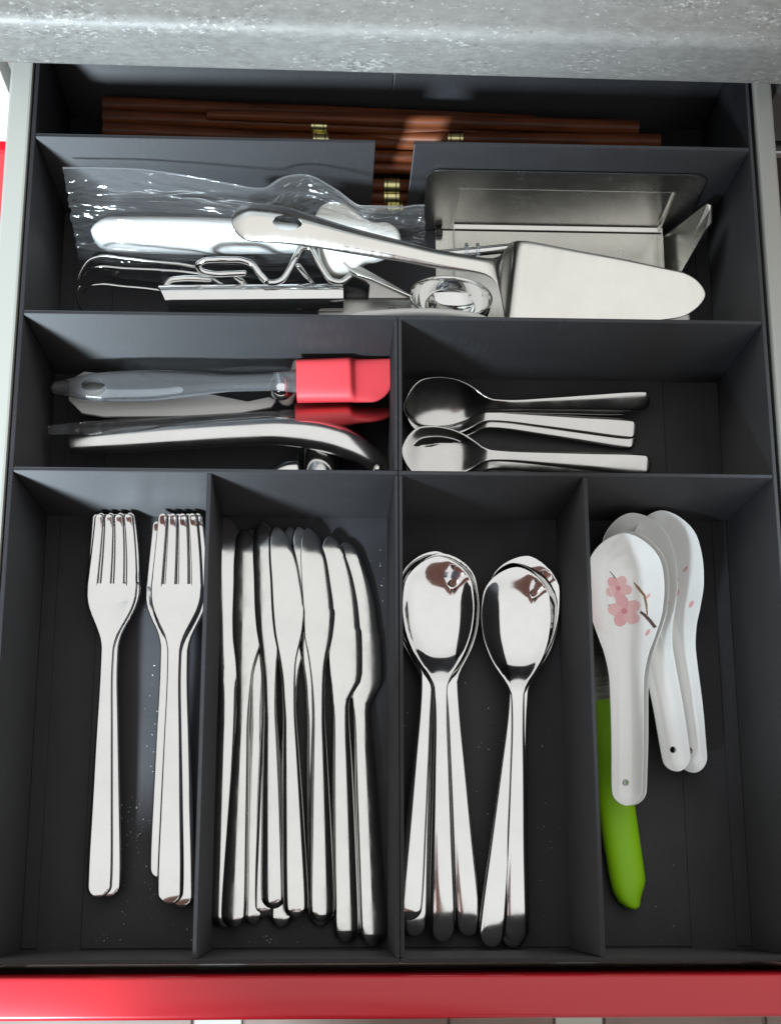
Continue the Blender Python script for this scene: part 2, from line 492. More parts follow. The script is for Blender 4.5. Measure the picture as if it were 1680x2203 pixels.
# organiser tray --------------------------------------------------------
tr_ = thing('cutlery_tray', 'matt black printed cutlery tray with compartments filling the drawer', 'cutlery tray')
def wall(name, x0, x1, y0, y1, z1=H, z0=0.0): return box(name, x0, x1, y0, y1, z0, z1, 'tray_wall', tr_, 0.00045, 2)
wall('outer_wall', X0 - W, X0, Y0 - W, Y4 + W, H - 0.0006)
wall('outer_wall', X4, X4 + W, Y0 - W, Y4 + W, H - 0.0006)
wall('outer_wall', X0 + .0001, -0.00015, Y4, Y4 + W - .0002)
wall('outer_wall', 0.00015, X4 - .0001, Y4, Y4 + W - .0002)
wall('outer_wall', X0 + .0001, -0.00015, Y0 - W + .0002, Y0)
wall('outer_wall', 0.00015, X4 - .0001, Y0 - W + .0002, Y0)
nl = at(808, 316, H).x; nr = at(891, 318, H).x
for y in (Y1, Y2):
    wall('divider', X0 + .0001, -0.00016, y, y + W)
    wall('divider', 0.00016, X4 - .0001, y, y + W)
wall('divider', X0 + .0001, nl, Y3, Y3 + W)
wall('divider', nr, X4 - .0001, Y3, Y3 + W)
wall('divider', X1 - W / 2, X1 + W / 2, Y0 + .0001, Y1 - .0001, H - 0.0004)
wall('divider', X3 - W / 2, X3 + W / 2, Y0 + .0001, Y1 - .0001, H - 0.0004)
for a, b_ in ((Y0, Y1), (Y1 + W, Y2)):
    wall('divider', -0.0021, -0.0002, a + .0001, b_ - .0001, H - 0.0003)
    wall('divider', 0.0002, 0.0021, a + .0001, b_ - .0001, H - 0.0003)
box('base_plate', X0 - W, X4 + W, Y0 - W, Y4 + W, -0.0042, -0.0002, 'tray_floor', tr_, 0.0003, 1)
box('floor_panel', -0.1686, 0.1655, Y0 + .0012, Y4 - .001, -0.0001, 0.0009, 'tray_floor', tr_, 0.0003, 1)
box('wall_foot', X0 + .0001, -0.1920, Y0 + .0012, Y4 - .001, -0.0001, 0.0007, 'tray_floor', tr_, 0.0003, 1)
box('wall_foot', 0.1905, X4 - .0001, Y0 + .0012, Y4 - .001, -0.0001, 0.0007, 'tray_floor', tr_, 0.0003, 1)

# ================================================================== CUTLERY PROTOTYPES
def sym(rows):                                     # y, halfwidth, z, t, crown -> full rows
    return [(y, -w, w, z, t, c) for y, w, z, t, c in rows]
def idx(ys, y): return int(np.argmin(np.abs(ys - y)))

def bowl_rows(rows):                               # y, halfwidth, rim z, depth, t
    return [(y, -w, w, rz - d_, t, d_) for y, w, rz, d_, t in rows]

def make_spoon(name, L=0.211, bw=0.0205, hw=1.0, mat='steel_mirror'):
    root = thing(name, None, None)
    q = L / 0.211; b_ = bw / 0.0205
    rows = [(0, .0066 * hw, .0060, -.0002, .0020), (.012, .0071 * hw, .0069, -.0005, .0021), (.05, .0060 * hw, .0104, -.0006, .0023), (.09, .0046 * hw, .0144, -.0004, .0026),
            (.122, .0037 * hw, .0166, -.0002, .0030), (.136, .0039 * hw, .0157, .0002, .0028), (.1435, .0066 * b_, .0138, .0006, .0022), (.151, .0112 * b_, .0117, .0016, .0017),
            (.160, .0158 * b_, .0102, .0033, .0015), (.172, .0194 * b_, .0097, .0046, .0014), (.183, .0205 * b_, .0102, .0050, .0014), (.195, .0196 * b_, .0118, .0038, .0014),
            (.205, .0178 * b_, .0139, .0018, .0014), (.211, .0160 * b_, .0152, .0006, .0014)]
    rows = [(y * q, w, z * q, d_ * q, t) for y, w, z, d_, t in rows]
    ys, rg = loft_rings(bowl_rows(rows), r0=.0062 * q * hw, r1=.017 * q, n=46, nu=19, k=10, ck=2.8)
    i = idx(ys, .139 * q)
    rings_parts(rg, [('handle', 0, i), ('bowl', i, len(rg) - 1)], mat, root)
    return root

def make_fork(name):
    root = thing(name, None, None)
    rows = [(0, .0064, .0080, .0020, 0), (.012, .0069, .0086, .0021, -.0003), (.05, .0059, .0112, .0023, -.0003), (.09, .0045, .0138, .0026, 0), (.122, .0036, .0152, .0030, 0),
            (.134, .0037, .0150, .0028, 0), (.142, .0054, .0142, .0024, .0002), (.150, .0090, .0126, .0021, .0006), (.158, .0125, .0108, .0020, .0009), (.165, .0141, .0093, .0020, .0010), (.1725, .0144, .0081, .0020, .0010)]
    ys, rg = loft_rings(sym(rows), r0=.0060, r1=0, n=44, nu=17, k=10)
    i = idx(ys, .136)
    rings_parts(rg, [('handle', 0, i), ('head', i, len(rg) - 1)], 'steel_mirror', root)
    for j in range(4):
        f0 = (j - 1.5)
        tr = []
        for y, z in ((.1712, .00826), (.180, .0074), (.188, .0072), (.197, .0082), (.205, .0102), (.212, .0134)):
            tt = (y - .1715) / .0405
            cx = f0 * (.00742 - .0011 * tt - .0009 * tt * tt); w = .0032 - .0007 * tt
            tr.append((y, cx - w, cx + w, z + .0010 * (cx / .0144) ** 2 * (1 - .3 * tt), .0020 - .0005 * tt, 0))
        ys, rg = loft_rings(tr, r0=0, r1=.0024, n=14, nu=11, k=10)
        rings_parts(rg, [('tine', 0, len(rg) - 1)], 'steel_mirror', root)
    return root

def make_knife(name, heel):
    root = thing(name, None, None)
    if not heel:
        rows = [(0, -.0064, .0064, .0036, .0056, 0), (.010, -.0069, .0069, .0036, .0060, 0), (.05, -.0060, .0060, .0036, .0066, 0), (.09, -.0046, .0046, .0036, .0062, 0), (.112, -.0037, .0037, .0036, .0050, 0),
                (.126, -.0038, .0038, .0036, .0032, 0), (.136, -.0046, .0043, .0036, .0022, 0), (.144, -.0056, .0060, .0036, .0018, 0), (.155, -.0074, .0088, .0036, .0015, 0), (.1695, -.0083, .0103, .0036, .0014, 0),
                (.185, -.0085, .0087, .0036, .0013, 0), (.199, -.0089, .0066, .0036, .0012, 0), (.209, -.0086, .0032, .0036, .0010, 0), (.217, -.0082, -.0010, .0036, .0009, 0)]
        s0, s1, ib = .1700, .2080, .130
    else:
        rows = [(0, -.0066, .0066, .0036, .0056, 0), (.010, -.0071, .0071, .0036, .0062, 0), (.05, -.0066, .0066, .0036, .0068, 0), (.095, -.0056, .0056, .0036, .0066, 0), (.114, -.0048, .0048, .0036, .0056, 0),
                (.124, -.0046, .0046, .0036, .0034, 0), (.129, -.0048, .0064, .0036, .0024, 0), (.134, -.0050, .0106, .0036, .0019, 0), (.141, -.0054, .0124, .0036, .0016, 0), (.158, -.0062, .0128, .0036, .0015, 0), (.175, -.0070, .0120, .0036, .0014, 0),
                (.192, -.0076, .0096, .0036, .0013, 0), (.205, -.0080, .0060, .0036, .0011, 0), (.217, -.0082, .0008, .0036, .0009, 0)]
        s0, s1, ib = .1650, .2070, .126
    nt_ = int((s1 - s0) / .0006)
    ex = [s0 + i * .0006 for i in range(nt_)]
    def mod(y, xc, hw):
        if s0 - 1e-6 <= y <= ex[-1] + 1e-6:
            k_ = round((y - s0) / .0006)
            cut = .00045 + (.00055 if k_ % 2 else 0)
            return xc - cut / 2, hw - cut / 2
        return xc, hw
    ys, rg = loft_rings(rows, r0=.0062, r1=.0075, n=44, nu=11, k=lambda y: 4.2 + 4 * min(1, max(0, (y - .105) / .03)), mod=mod, extra=ex, only=(s0, ex[-1]))
    i = idx(ys, ib)
    rings_parts(rg, [('handle', 0, i), ('blade', i, len(rg) - 1)], 'steel', root)
    return root

def put(proto, first, L, tail, head, zt, zh, label, cat, group=None, roll=0, lt=0.0, lh=0.0):
    o = proto if first else copy_tree(proto)
    s = place(o, L, tail, head, zt, zh, roll, lt, lh)
    tag(o, label, cat, group)
    print('PLACE %-20s scale %.3f' % (o.name, s))
    return o

# forks
fk = make_fork('fork')
FK = [((226, 1929), (238, 1106), .0006, .0012, 0, 'steel fork at the bottom of the left pile, hidden but for its edges'),
      ((232, 1931), (249, 1103), .0036, .0044, 0, 'steel fork second in the left pile, its handle end peeking out right'),
      ((211, 1932), (244, 1106), .0066, .0074, 0, 'steel fork on top of the left pile of forks'),
      ((346, 1892), (366, 1121), .0006, .0012, 0, 'steel fork at the bottom of the right pile, its left tine sticking out'),
      ((391, 1953), (394, 1105), .0036, .0050, 0, 'steel fork second in the right pile, its handle end peeking out right'),
      ((365, 1947), (382, 1104), .0066, .0095, 0, 'steel fork on top of the right pile beside the divider')]
for i, (t_, h_, a, b_, r_, lb) in enumerate(FK):
    put(fk, i == 0, 0.212, t_, h_, a, b_, lb, 'fork', 'forks in the front left compartment', r_, .009, .0138)

# table knives
kA = make_knife('table_knife', False); kB = make_knife('table_knife', True)
KN = [('B', (480, 1997), (497, 1112), .0010, .0014, 5, 'table knife farthest left, flat against the fork divider'),
      ('A', (543, 1990), (557, 1138), .0010, .0008, -2, 'table knife at the bottom, handle end second from left in the lower layer'),
      ('A', (566, 1975), (583, 1121), .0012, .0024, 2, 'table knife almost hidden under the third and fourth handles'),
      ('A', (603, 1997), (640, 1132), .0010, .0006, 3, 'table knife whose pinkish handle end shows below two upper knives'),
      ('A', (691, 1994), (660, 1131), .0010, .0030, -3, 'table knife under the long dark one, handle end just showing below it'),
      ('B', (745, 2028), (722, 1154), .0016, .0048, 4, 'table knife second from the right with a wide blade and dark handle end'),
      ('B', (803, 2036), (757, 1166), .0016, .0014, 2, 'table knife farthest right, its handle reaching closest to the tray front'),
      ('A', (503, 1997), (541, 1138), .0066, .0052, -2.5, 'table knife second from the left, half its handle dark, lying on another'),
      ('A', (590, 1956), (577, 1126), .0070, .0080, -6, 'table knife with the shortest-reaching handle end, blue-grey stripe on it'),
      ('A', (690, 1985), (677, 1136), .0074, .0066, 9, 'table knife with a dark striped handle right of the topmost knife'),
      ('A', (638, 1976), (610, 1130), .0128, .0112, -1, 'topmost table knife in the middle, its serrated edge fully in view')]
used = set()
for ty, t_, h_, a, b_, r_, lb in KN:
    pr_ = kA if ty == 'A' else kB
    put(pr_, ty not in used, 0.217, t_, h_, a, b_, lb, 'knife', 'table knives in the second compartment', r_, .0036, .0036); used.add(ty)

# table spoons
sp = make_spoon('table_spoon')
SP = [((889, 2015), (937, 1193), .0040, .0008, 'table spoon at the bottom of the left pile, handle end lowest on the left'),
      ((879, 1981), (939, 1188), .0080, .0030, 'table spoon in the left pile, wide handle slanting to the left divider'),
      ((1010, 2014), (947, 1191), .0036, .0052, 'table spoon in the left pile whose handle slants right to a dark end'),
      ((952, 2027), (943, 1197), .0075, .0118, 'table spoon on top of the left pile with its bowl in full view'),
      ((1103, 2040), (1130, 1203), .0006, .0008, 'table spoon at the bottom of the right pile, only its handle tip showing'),
      ((1055, 2039), (1136, 1199), .0085, .0030, 'table spoon in the right pile with a bright handle slanting left'),
      ((1111, 2029), (1112, 1220), .0080, .0105, 'table spoon on top of the right pile with its bowl in full view')]
for i, (t_, h_, a, b_, lb) in enumerate(SP):
    put(sp, i == 0, 0.211, t_, h_, a, b_, lb, 'spoon', 'table spoons in the third compartment', 0, .006, .0145)

# tea spoons
ts = make_spoon('teaspoon', 0.136, 0.0142, 0.82, 'steel_tea')
TS = [((1364, 949), (878, 892), .0010, .0016, -14, 'teaspoon lowest of the upper pile, its handle end nearest the tray front'),
      ((1367, 926), (872, 884), .0050, .0060, -12, 'teaspoon in the upper pile with a rounded slanting handle end'),
      ((1349, 871), (866, 868), .0090, .0100, -30, 'teaspoon in the upper pile with the shortest handle, under the top one'),
      ((1395, 858), (870, 858), .0130, .0130, -34, 'teaspoon on top of the upper pile with its bowl facing up'),
      ((1388, 1016), (876, 1006), .0020, .0030, -20, 'teaspoon innermost of the lower pile, bowl cut off by the divider'),
      ((1392, 1010), (869, 990), .0050, .0060, -18, 'teaspoon in the middle of the lower pile, nested on its side'),
      ((1397, 1002), (863, 970), .0080, .0090, -14, 'teaspoon outermost of the lower pile with a broad bright handle')]
for i, (t_, h_, a, b_, r_, lb) in enumerate(TS):
    put(ts, i == 0, 0.136, t_, h_, a, b_, lb, 'teaspoon', 'teaspoons in the right middle compartment', r_)

# porcelain spoons
CH_ROWS = [(0, -.0082, .0082, .0090, .0030, .0042), (.012, -.0088, .0088, .0095, .0030, .0052), (.04, -.0092, .0092, .0118, .0032, .0062), (.068, -.0098, .0098, .0112, .0032, .0072), (.082, -.0122, .0122, .0082, .0034, .0106),
           (.094, -.0165, .0165, .0048, .0036, .0148), (.108, -.0208, .0208, .0024, .0038, .0176), (.122, -.0222, .0222, .0018, .0038, .0184), (.136, -.0210, .0210, .0022, .0038, .0180), (.146, -.0190, .0190, .0040, .0036, .0160), (.152, -.0170, .0170, .0062, .0034, .0138)]
def china_z(x, y):
    K = np.array(CH_ROWS); c = [float(pchip(K[:, 0], K[:, q], [y])[0]) for q in range(1, 6)]
    u = min(1, abs(x) / max(c[1], 1e-6)); m_ = 1.0
    if y > .152 - .020: m_ = math.sqrt(max(0, 1 - (1 - (.152 - y) / .020) ** 2))
    u = min(1, u / max(m_, .05))
    return c[2] + c[4] * m_ * m_ * u ** 2.5 + c[4] * (1 - m_ * m_) + c[3] / 2 * math.sqrt(max(0, 1 - u ** 14))
def make_china():
    root = thing('soup_spoon', None, None)
    ys, rg = loft_rings(CH_ROWS, r0=.0080, r1=.020, n=50, nu=25, k=14, ck=2.5)
    i = idx(ys, .076)
    h_, b_ = rings_parts(rg, [('handle', 0, i), ('bowl', i, len(rg) - 1)], 'porcelain', root)
    bm = bmesh.new(); bmesh.ops.create_cone(bm, cap_ends=True, segments=20, radius1=.0019, radius2=.0019, depth=.03, matrix=Matrix.Translation((0, .0125, .012)))
    cut = from_bm('cutter', bm, None)
    boolean_cut(h_, cut)
    # printed blossom
    def patch(name, outline, mat, lift):
        bm = bmesh.new(); cx = sum(p[0] for p in outline) / len(outline); cy = sum(p[1] for p in outline) / len(outline)
        rings_ = []
        for f in (1.0, .66, .33):
            rings_.append([bm.verts.new((cx + (x - cx) * f, cy + (y - cy) * f, china_z(cx + (x - cx) * f, cy + (y - cy) * f) + lift)) for x, y in outline])
        c0 = bm.verts.new((cx, cy, china_z(cx, cy) + lift)); n = len(outline)
        for a, c in zip(rings_, rings_[1:]):
            for i in range(n): bm.faces.new((a[i], a[(i + 1) % n], c[(i + 1) % n], c[i]))
        for i in range(n): bm.faces.new((rings_[-1][i], rings_[-1][(i + 1) % n], c0))
        bmesh.ops.recalc_face_normals(bm, faces=bm.faces[:])
        if sum(f.normal.z for f in bm.faces) < 0: bmesh.ops.reverse_faces(bm, faces=bm.faces[:])
        return from_bm(name, bm, mat, b_, True)
    def ell(cx, cy, a, b2, ang, n=18, wob=0):
        return [(cx + a * math.cos(q) * math.cos(ang) - b2 * math.sin(q) * math.sin(ang), cy + a * math.cos(q) * math.sin(ang) + b2 * math.sin(q) * math.cos(ang)) for q in [2 * math.pi * i / n for i in range(n)]]
    def stroke(pts, w):
        L_, R_ = [], []
        for i, p in enumerate(pts):
            a = Vector(pts[max(0, i - 1)]); c = Vector(pts[min(len(pts) - 1, i + 1)]); d = (c - a).normalized(); nn = Vector((-d.y, d.x)) * (w[i] / 2)
            L_.append(tuple(Vector(p) + nn)); R_.append(tuple(Vector(p) - nn))
        return L_, R_
    def branch(name, pts, w, mat, lift):
        pts = [_sx(p) for p in pts]; L_, R_ = stroke(pts, w); bm = bmesh.new()
        l = [bm.verts.new((x, y, china_z(x, y) + lift)) for x, y in L_]; r = [bm.verts.new((x, y, china_z(x, y) + lift)) for x, y in R_]
        for i in range(len(pts) - 1): bm.faces.new((l[i], r[i], r[i + 1], l[i + 1]))
        bm.normal_update()
        if sum(f.normal.z for f in bm.faces) < 0: bmesh.ops.reverse_faces(bm, faces=bm.faces[:])
        return from_bm(name, bm, mat, b_, True)
    def blossom(cx, cy, r, n, a0):
        for j in range(n):
            a = a0 + j * 2 * math.pi / n
            patch('petal_print', ell(cx + r * .60 * math.cos(a), cy + r * .60 * math.sin(a), r * .50, r * .42, a), 'pink_print' if j % 2 else 'pink_soft', .00010 + .00003 * j)
        patch('petal_print', ell(cx, cy, r * .20, r * .20, 0, 12), 'pink_deep', .00032)
    _sx = lambda p: (p[0] * 1.15 + .0062, (p[1] - .112) * 1.15 + .113)
    blossom(*_sx((-.0035, .1090)), .0088, 5, 0.5)
    blossom(*_sx((-.0062, .1205)), .0072, 5, 1.1)
    branch('branch_print', [(.0015, .1235), (.0035, .1205), (.0060, .1165), (.0066, .1120), (.0068, .1065)], [.0004, .0014, .0012, .0011, .0006], 'tan_print', .00012)
    branch('branch_print', [(.0040, .1085), (.0058, .1065), (.0078, .1030), (.0092, .0995)], [.0012, .0016, .0016, .0015], 'brown_print', .00020)
    branch('branch_print', [(-.0105, .1290), (-.0085, .1268), (-.0072, .1245)], [.0004, .0006, .0012], 'brown_print', .00012)
    branch('branch_print', [(-.0115, .1120), (-.0095, .1110)], [.0006, .0008], 'brown_print', .00012)
    patch('petal_print', ell(.0148, .1176, .0018, .0007, 1.0, 10), 'pink_print', .0001)
    patch('petal_print', ell(.0134, .0963, .0022, .0008, 1.1, 10), 'pink_print', .0001)
    return root
simple('pink_soft', col=(0.87, 0.53, 0.54), rough=0.2)
simple('pink_deep', col=(0.70, 0.27, 0.31), rough=0.2)
cs = make_china()
CS = [((1485, 1661), (1407, 1095), .0060, .0150, 10, 'white porcelain soup spoon farthest right, partly under its neighbour'),
      ((1455, 1657), (1347, 1099), .0120, .0230, 5, 'white porcelain soup spoon behind the front pair, handle slanting right'),
      ((1355, 1731), (1352, 1140), .0230, .0300, 2, 'white porcelain soup spoon nested under the front one, only its rim showing'),
      ((1348, 1731), (1344, 1143), .0300, .0380, 0, 'front white porcelain soup spoon printed with pink blossom on a branch')]
for i, (t_, h_, a, b_, r_, lb) in enumerate(CS):
    o_ = put(cs, i == 0, 0.152, t_, h_, a, b_, lb, 'soup spoon', 'porcelain soup spoons in the front right compartment', r_, .0125, .020)
    front_china = o_
for o_ in [q for q in bpy.data.objects if q.name.startswith('soup_spoon') and q is not front_china]:
    for bw_ in o_.children:
        for pr_ in list(bw_.children):
            if pr_.name.startswith('branch_print'): bpy.data.objects.remove(pr_)

# green-handled knife
gk = thing('paring_knife', None, None)
rows = [(0, -.0015, .0040, .0060, .0090, 0), (.006, -.0075, .0060, .0062, .0120, 0), (.016, -.0098, .0098, .0064, .0130, 0), (.05, -.0108, .0098, .0064, .0140, 0), (.08, -.0100, .0092, .0064, .0140, 0), (.105, -.0095, .0085, .0064, .0130, 0), (.114, -.0088, .0078, .0064, .0110, 0)]
ys, rg = loft_rings(rows, r0=.002, r1=0, n=36, nu=13, k=2.6)
rings_parts(rg, [('handle', 0, len(rg) - 1)], 'green_plastic', gk)
rows = [(.108, -.0080, .0082, .0064, .0014, 0), (.14, -.0080, .0088, .0064, .0014, 0), (.17, -.0070, .0084, .0064, .0013, 0), (.195, -.0030, .0075, .0064, .0010, 0)]
ys, rg = loft_rings(rows, r1=.012, n=24, nu=9, k=4)
rings_parts(rg, [('blade', 0, len(rg) - 1)], 'steel_satin', gk)
place(gk, 0.114, (1354, 1958), (1291, 1510), .0015, .0030)
tag(gk, 'paring knife with a bright green handle under the front soup spoon', 'knife')

# ================================================================== BACK COMPARTMENT: chopsticks
def chopstick(t0, t1, z0, z1, band, lb, flip=False):
    """t0/t1 pixel ends; thick end at t0"""
    r = thing('chopstick', None, None)
    A = at(*t0, z0); B = at(*t1, z1); L = (B - A).length
    rg = sweep([(0, 0, 0), (L * .45, 0, 0), (L, 0, 0)], [.0046, .0041, .0031], seg=14, sub=8)
    rings_parts(rg, [('stick', 0, len(rg) - 1)], 'wood', r)
    if band is not None:
        rad = .00455
        c0 = band * L
        bar('band', [(c0, 0, 0), (c0 + .0092, 0, 0)], rad, 'gold', r, seg=16, sub=2)
        bar('ring_line', [(c0 + .0016, 0, 0), (c0 + .0021, 0, 0)], rad + .00012, 'black_line', r, seg=16, sub=1)
        bar('ring_line', [(c0 + .0070, 0, 0), (c0 + .0075, 0, 0)], rad + .00012, 'black_line', r, seg=16, sub=1)
    x = (B - A).normalized(); y = Vector((0, 0, 1)).cross(x).normalized(); z = x.cross(y)
    r.matrix_world = Matrix(((x.x, y.x, z.x, A.x), (x.y, y.y, z.y, A.y), (x.z, y.z, z.z, A.z), (0, 0, 0, 1)))
    tag(r, lb, 'chopstick', 'chopsticks in the back compartment')
    return r
chopstick((222, 222), (1150, 258), .036, .034, None, 'dark wooden chopstick farthest back against the tray wall')
chopstick((222, 251), (1180, 290), .040, .034, .4624, 'wooden chopstick with a gold band at left, second row from the back')
chopstick((1372, 274), (446, 246), .043, .044, None, 'topmost wooden chopstick, its thin pale end lying at left')
chopstick((222, 279), (1190, 322), .043, .026, .4577, 'wooden chopstick with a gold band just behind the left divider')
chopstick((1420, 304), (440, 290), .049, .022, .427, 'wooden chopstick with a gold band just behind the right divider')
chopstick((240, 322), (1260, 345), .026, .026, None, 'wooden chopstick crossing the notch third from the top')
chopstick((1380, 368), (300, 352), .020, .020, None, 'thin pale-edged wooden chopstick crossing the middle of the notch')
chopstick((250, 390), (1300, 404), .017, .017, .545, 'wooden chopstick with a gold band showing in the notch')
chopstick((250, 414), (1300, 428), .010, .010, .545, 'lowest wooden chopstick whose gold band shows in the notch')
chopstick((260, 440), (1300, 452), .005, .005, .548, 'frontmost chopstick at the foot of the notch behind the bag')

# ================================================================== SECOND ROW: utensil heap
# bent sheet-steel holder standing against the divider
def holder():
    r = thing('steel_holder', 'bent sheet-steel holder with upright back and flat base against the right divider', 'steel holder')
    a = aty(920, 372, .4330); b2 = aty(1527, 375, .4330)
    xl, xr, zt = a.x, b2.x, (a.z + b2.z) / 2
    zb = aty(1200, 496, .4290).z
    yt, yb, yf = .4335, .4285, .3700
    t = .0008
    def arc(cx, cz, rad, a0, n=6): return [(cx + rad * math.cos(math.radians(a0 + 90 * i / n)), cz + rad * math.sin(math.radians(a0 + 90 * i / n))) for i in range(n + 1)]
    # back plate: rounded top corners, pressed-in window
    ol = [(xl, zb)] + [(xr, zb)] + arc(xr - .008, zt - .008, .008, 0) + arc(xl + .008, zt - .008, .008, 90)
    wx0, wx1, wz0, wz1 = aty(985, 430, .431).x, aty(1446, 430, .431).x, zb + .0015, aty(1200, 414, .431).z
    def yy(z): return yb + (yt - yb) * (z - zb) / (zt - zb)
    bm = bmesh.new()
    def ringv(pts, off): return [bm.verts.new((x, yy(z) - off, z)) for x, z in pts]
    def rad(pts, f):                               # map the outline towards the window rectangle
        out = []
        for x, z in pts:
            tx = min(max(x, wx0), wx1); tz = min(max(z, wz0), wz1)
            out.append((x + (tx - x) * f, z + (tz - z) * f))
        return out
    dens = []
    for i in range(len(ol)):
        p, q = ol[i], ol[(i + 1) % len(ol)]; n = max(1, int(math.hypot(q[0] - p[0], q[1] - p[1]) / .004))
        for k_ in range(n): dens.append((p[0] + (q[0] - p[0]) * k_ / n, p[1] + (q[1] - p[1]) * k_ / n))
    L = [ringv(dens, -t), ringv(dens, 0), ringv(rad(dens, .06), 0), ringv(rad(dens, .94), 0), ringv(rad(dens, 1.0), -.0004), ringv([(x + (.0008 if x <= wx0 + 1e-6 else (-.0008 if x >= wx1 - 1e-6 else 0)), z + (.0008 if z <= wz0 + 1e-6 else (-.0008 if z >= wz1 - 1e-6 else 0))) for x, z in rad(dens, 1.0)], -.0024)]
    for u_, w_ in zip(L, L[1:]):
        for i in range(len(u_)): bm.faces.new((u_[i], u_[(i + 1) % len(u_)], w_[(i + 1) % len(u_)], w_[i]))
    bm.faces.new(L[-1])
    bmesh.ops.recalc_face_normals(bm, faces=bm.faces[:])
    o = from_bm('back_plate', bm, 'steel_dish', r, True); o.data.set_sharp_from_angle(angle=0.2)
    box('base_plate', aty(935, 500, yb).x, wx1 + .002, yf, yb - .0005, zb - t, zb, 'steel_dish', r, .0002, 1)
    # short end walls of the base
    box('end_wall', wx1 - .0005, wx1 + .0003, yf + .004, yb - .002, zb + .0002, zb + .012, 'steel_dish', r, .0002, 1)
    box('end_wall', wx0 - .0003, wx0 + .0005, yf + .004, yb - .002, zb + .0002, zb + .006, 'steel_dish', r, .0002, 1)
    # flap angled out at the right end
    q = [Vector((wx1 + .0022, yb - .004, zb)), Vector((wx1 + .0022, yf + .012, zb)), at(1521, 492, .046), at(1532, 478, .047), at(1532, 441, .050), at(1522, 437, .050)]
    n = (q[1] - q[0]).cross(q[2] - q[1]).normalized() * t
    bm = bmesh.new(); A = [bm.verts.new(p) for p in q]; B = [bm.verts.new(p + n) for p in q]
    bm.faces.new(A); bm.faces.new(B[::-1])
    for i in range(len(q)): bm.faces.new((A[i], B[i], B[(i + 1) % len(q)], A[(i + 1) % len(q)]))
    bmesh.ops.recalc_face_normals(bm, faces=bm.faces[:])
    from_bm('flap', bm, 'steel_dish', r)
    for u_, v_ in ((945, 492), (1447, 493)):
        p = aty(u_, v_, yb - .001); box('clip', p.x - .002, p.x + .002, yb - .006, yb - .001, zb, zb + .0035, 'black_plastic', r, .0005, 1)
holder()

# white-handled tool and ivory tool inside the plastic bag
wh = thing('white_handle_tool', None, None)
rows = [(0, -.0070, .0070, 0, .0150, 0), (.01, -.0086, .0086, 0, .0175, 0), (.05, -.0092, .0092, 0, .0185, 0), (.085, -.0082, .0082, 0, .0165, 0), (.104, -.0068, .0072, 0, .0130, 0)]
ys, rg = loft_rings(rows, r0=.008, r1=.003, n=30, nu=15, k=2.2)
rings_parts(rg, [('handle', 0, len(rg) - 1)], 'white_plastic', wh)
bar('shaft', [(0, .102, 0), (0, .14, 0)], .0025, 'steel', wh)
place(wh, 0.104, (199, 503), (650, 512), .040, .046)
tag(wh, 'tool with a thick white plastic handle inside the clear bag', 'kitchen tool')
pts = [(370, 240), (385, 180), (430, 130), (500, 118), (570, 135), (640, 180), (700, 225), (760, 250), (840, 250), (900, 285), (928, 330), (930, 400), (880, 440), (780, 480), (700, 500), (630, 560), (560, 592), (480, 585), (430, 540), (405, 470), (378, 330)]
wp = [at(554.8 + x * .3303, 391.6 + y * .3303, .058) for x, y in pts]
iv = prism('ivory_scraper', smooth_poly([(p.x, p.y) for p in wp], 3), .047, .058, 'ivory_plastic', None, .0028, 4)
tag(iv, 'curved ivory plastic piece at the right end of the clear bag', 'kitchen tool')

# clear plastic bag
def bag():
    top = [(135, 360), (250, 361), (400, 377), (565, 405), (600, 386), (650, 375), (720, 404), (780, 445), (850, 444), (912, 440)]
    bot = [(172, 575), (300, 604), (450, 610), (600, 606), (690, 596), (740, 588), (800, 566), (860, 545), (900, 540), (917, 538)]
    NX, NY = 200, 90
    tk = np.linspace(0, 1, 10)
    def edge(e, s): return (float(pchip(tk, [p[0] for p in e], [s])[0]), float(pchip(tk, [p[1] for p in e], [s])[0]))
    r = thing('plastic_bag', 'crumpled clear plastic bag around the white handle', 'plastic bag')
    for layer, nm in ((0, 'front_film'), (1, 'back_film')):
        bm = bmesh.new(); g = []
        for i in range(NX + 1):
            s = i / NX; (tu, tv), (bu, bv) = edge(top, s), edge(bot, s); row = []
            for j in range(NY + 1):
                t = j / NY; u = tu + (bu - tu) * t; v = tv + (bv - tv) * t
                w0 = noise.noise(Vector((s * 3, t * 3, 5 + layer))); p3 = Vector((s * 4.6 + layer * 9 + .5 * w0 + t * .8, t * 6.5 + 1.1 * w0 + s * 1.2, layer * 3.1))
                nz = 0.9 * noise.noise(p3 * .6) + 0.22 * (1 - abs(noise.noise(p3 * 1.3)) * 2) + 0.17 * (1 - 2 * abs(noise.noise(p3 * 2.9 + Vector((4, 1, 0))))) + 0.09 * (1 - 2 * abs(noise.noise(p3 * 6.5))) + 0.045 * (1 - 2 * abs(noise.noise(p3 * 12.7)))
                amp = .0042 * min(1, t * 5 + .25) * (1 - .3 * t)
                if layer == 0:
                    zb = .078 - .010 * t - .026 * max(0, t - .45) / .55
                    zb = max(zb, .056) if t < .8 else zb
                    zb += nz * amp
                else:
                    zb = .068 - .062 * t + nz * amp * .8
                u += 5 * noise.noise(p3 * 3 + Vector((9, 0, 0))) ; v += 3 * noise.noise(p3 * 3 + Vector((0, 9, 0)))
                row.append(bm.verts.new(at(u, v, zb)))
            g.append(row)
        for i in range(NX):
            for j in range(NY): bm.faces.new((g[i][j], g[i + 1][j], g[i + 1][j + 1], g[i][j + 1]))
        bmesh.ops.recalc_face_normals(bm, faces=bm.faces[:])
        seam = [tuple(g[i][0].co) for i in range(0, NX + 1, 8)]
        from_bm(nm, bm, 'film', r, True)
        if layer == 0: bar('seam', seam, .0006, 'clear', r, seg=8, sub=3)
bag()

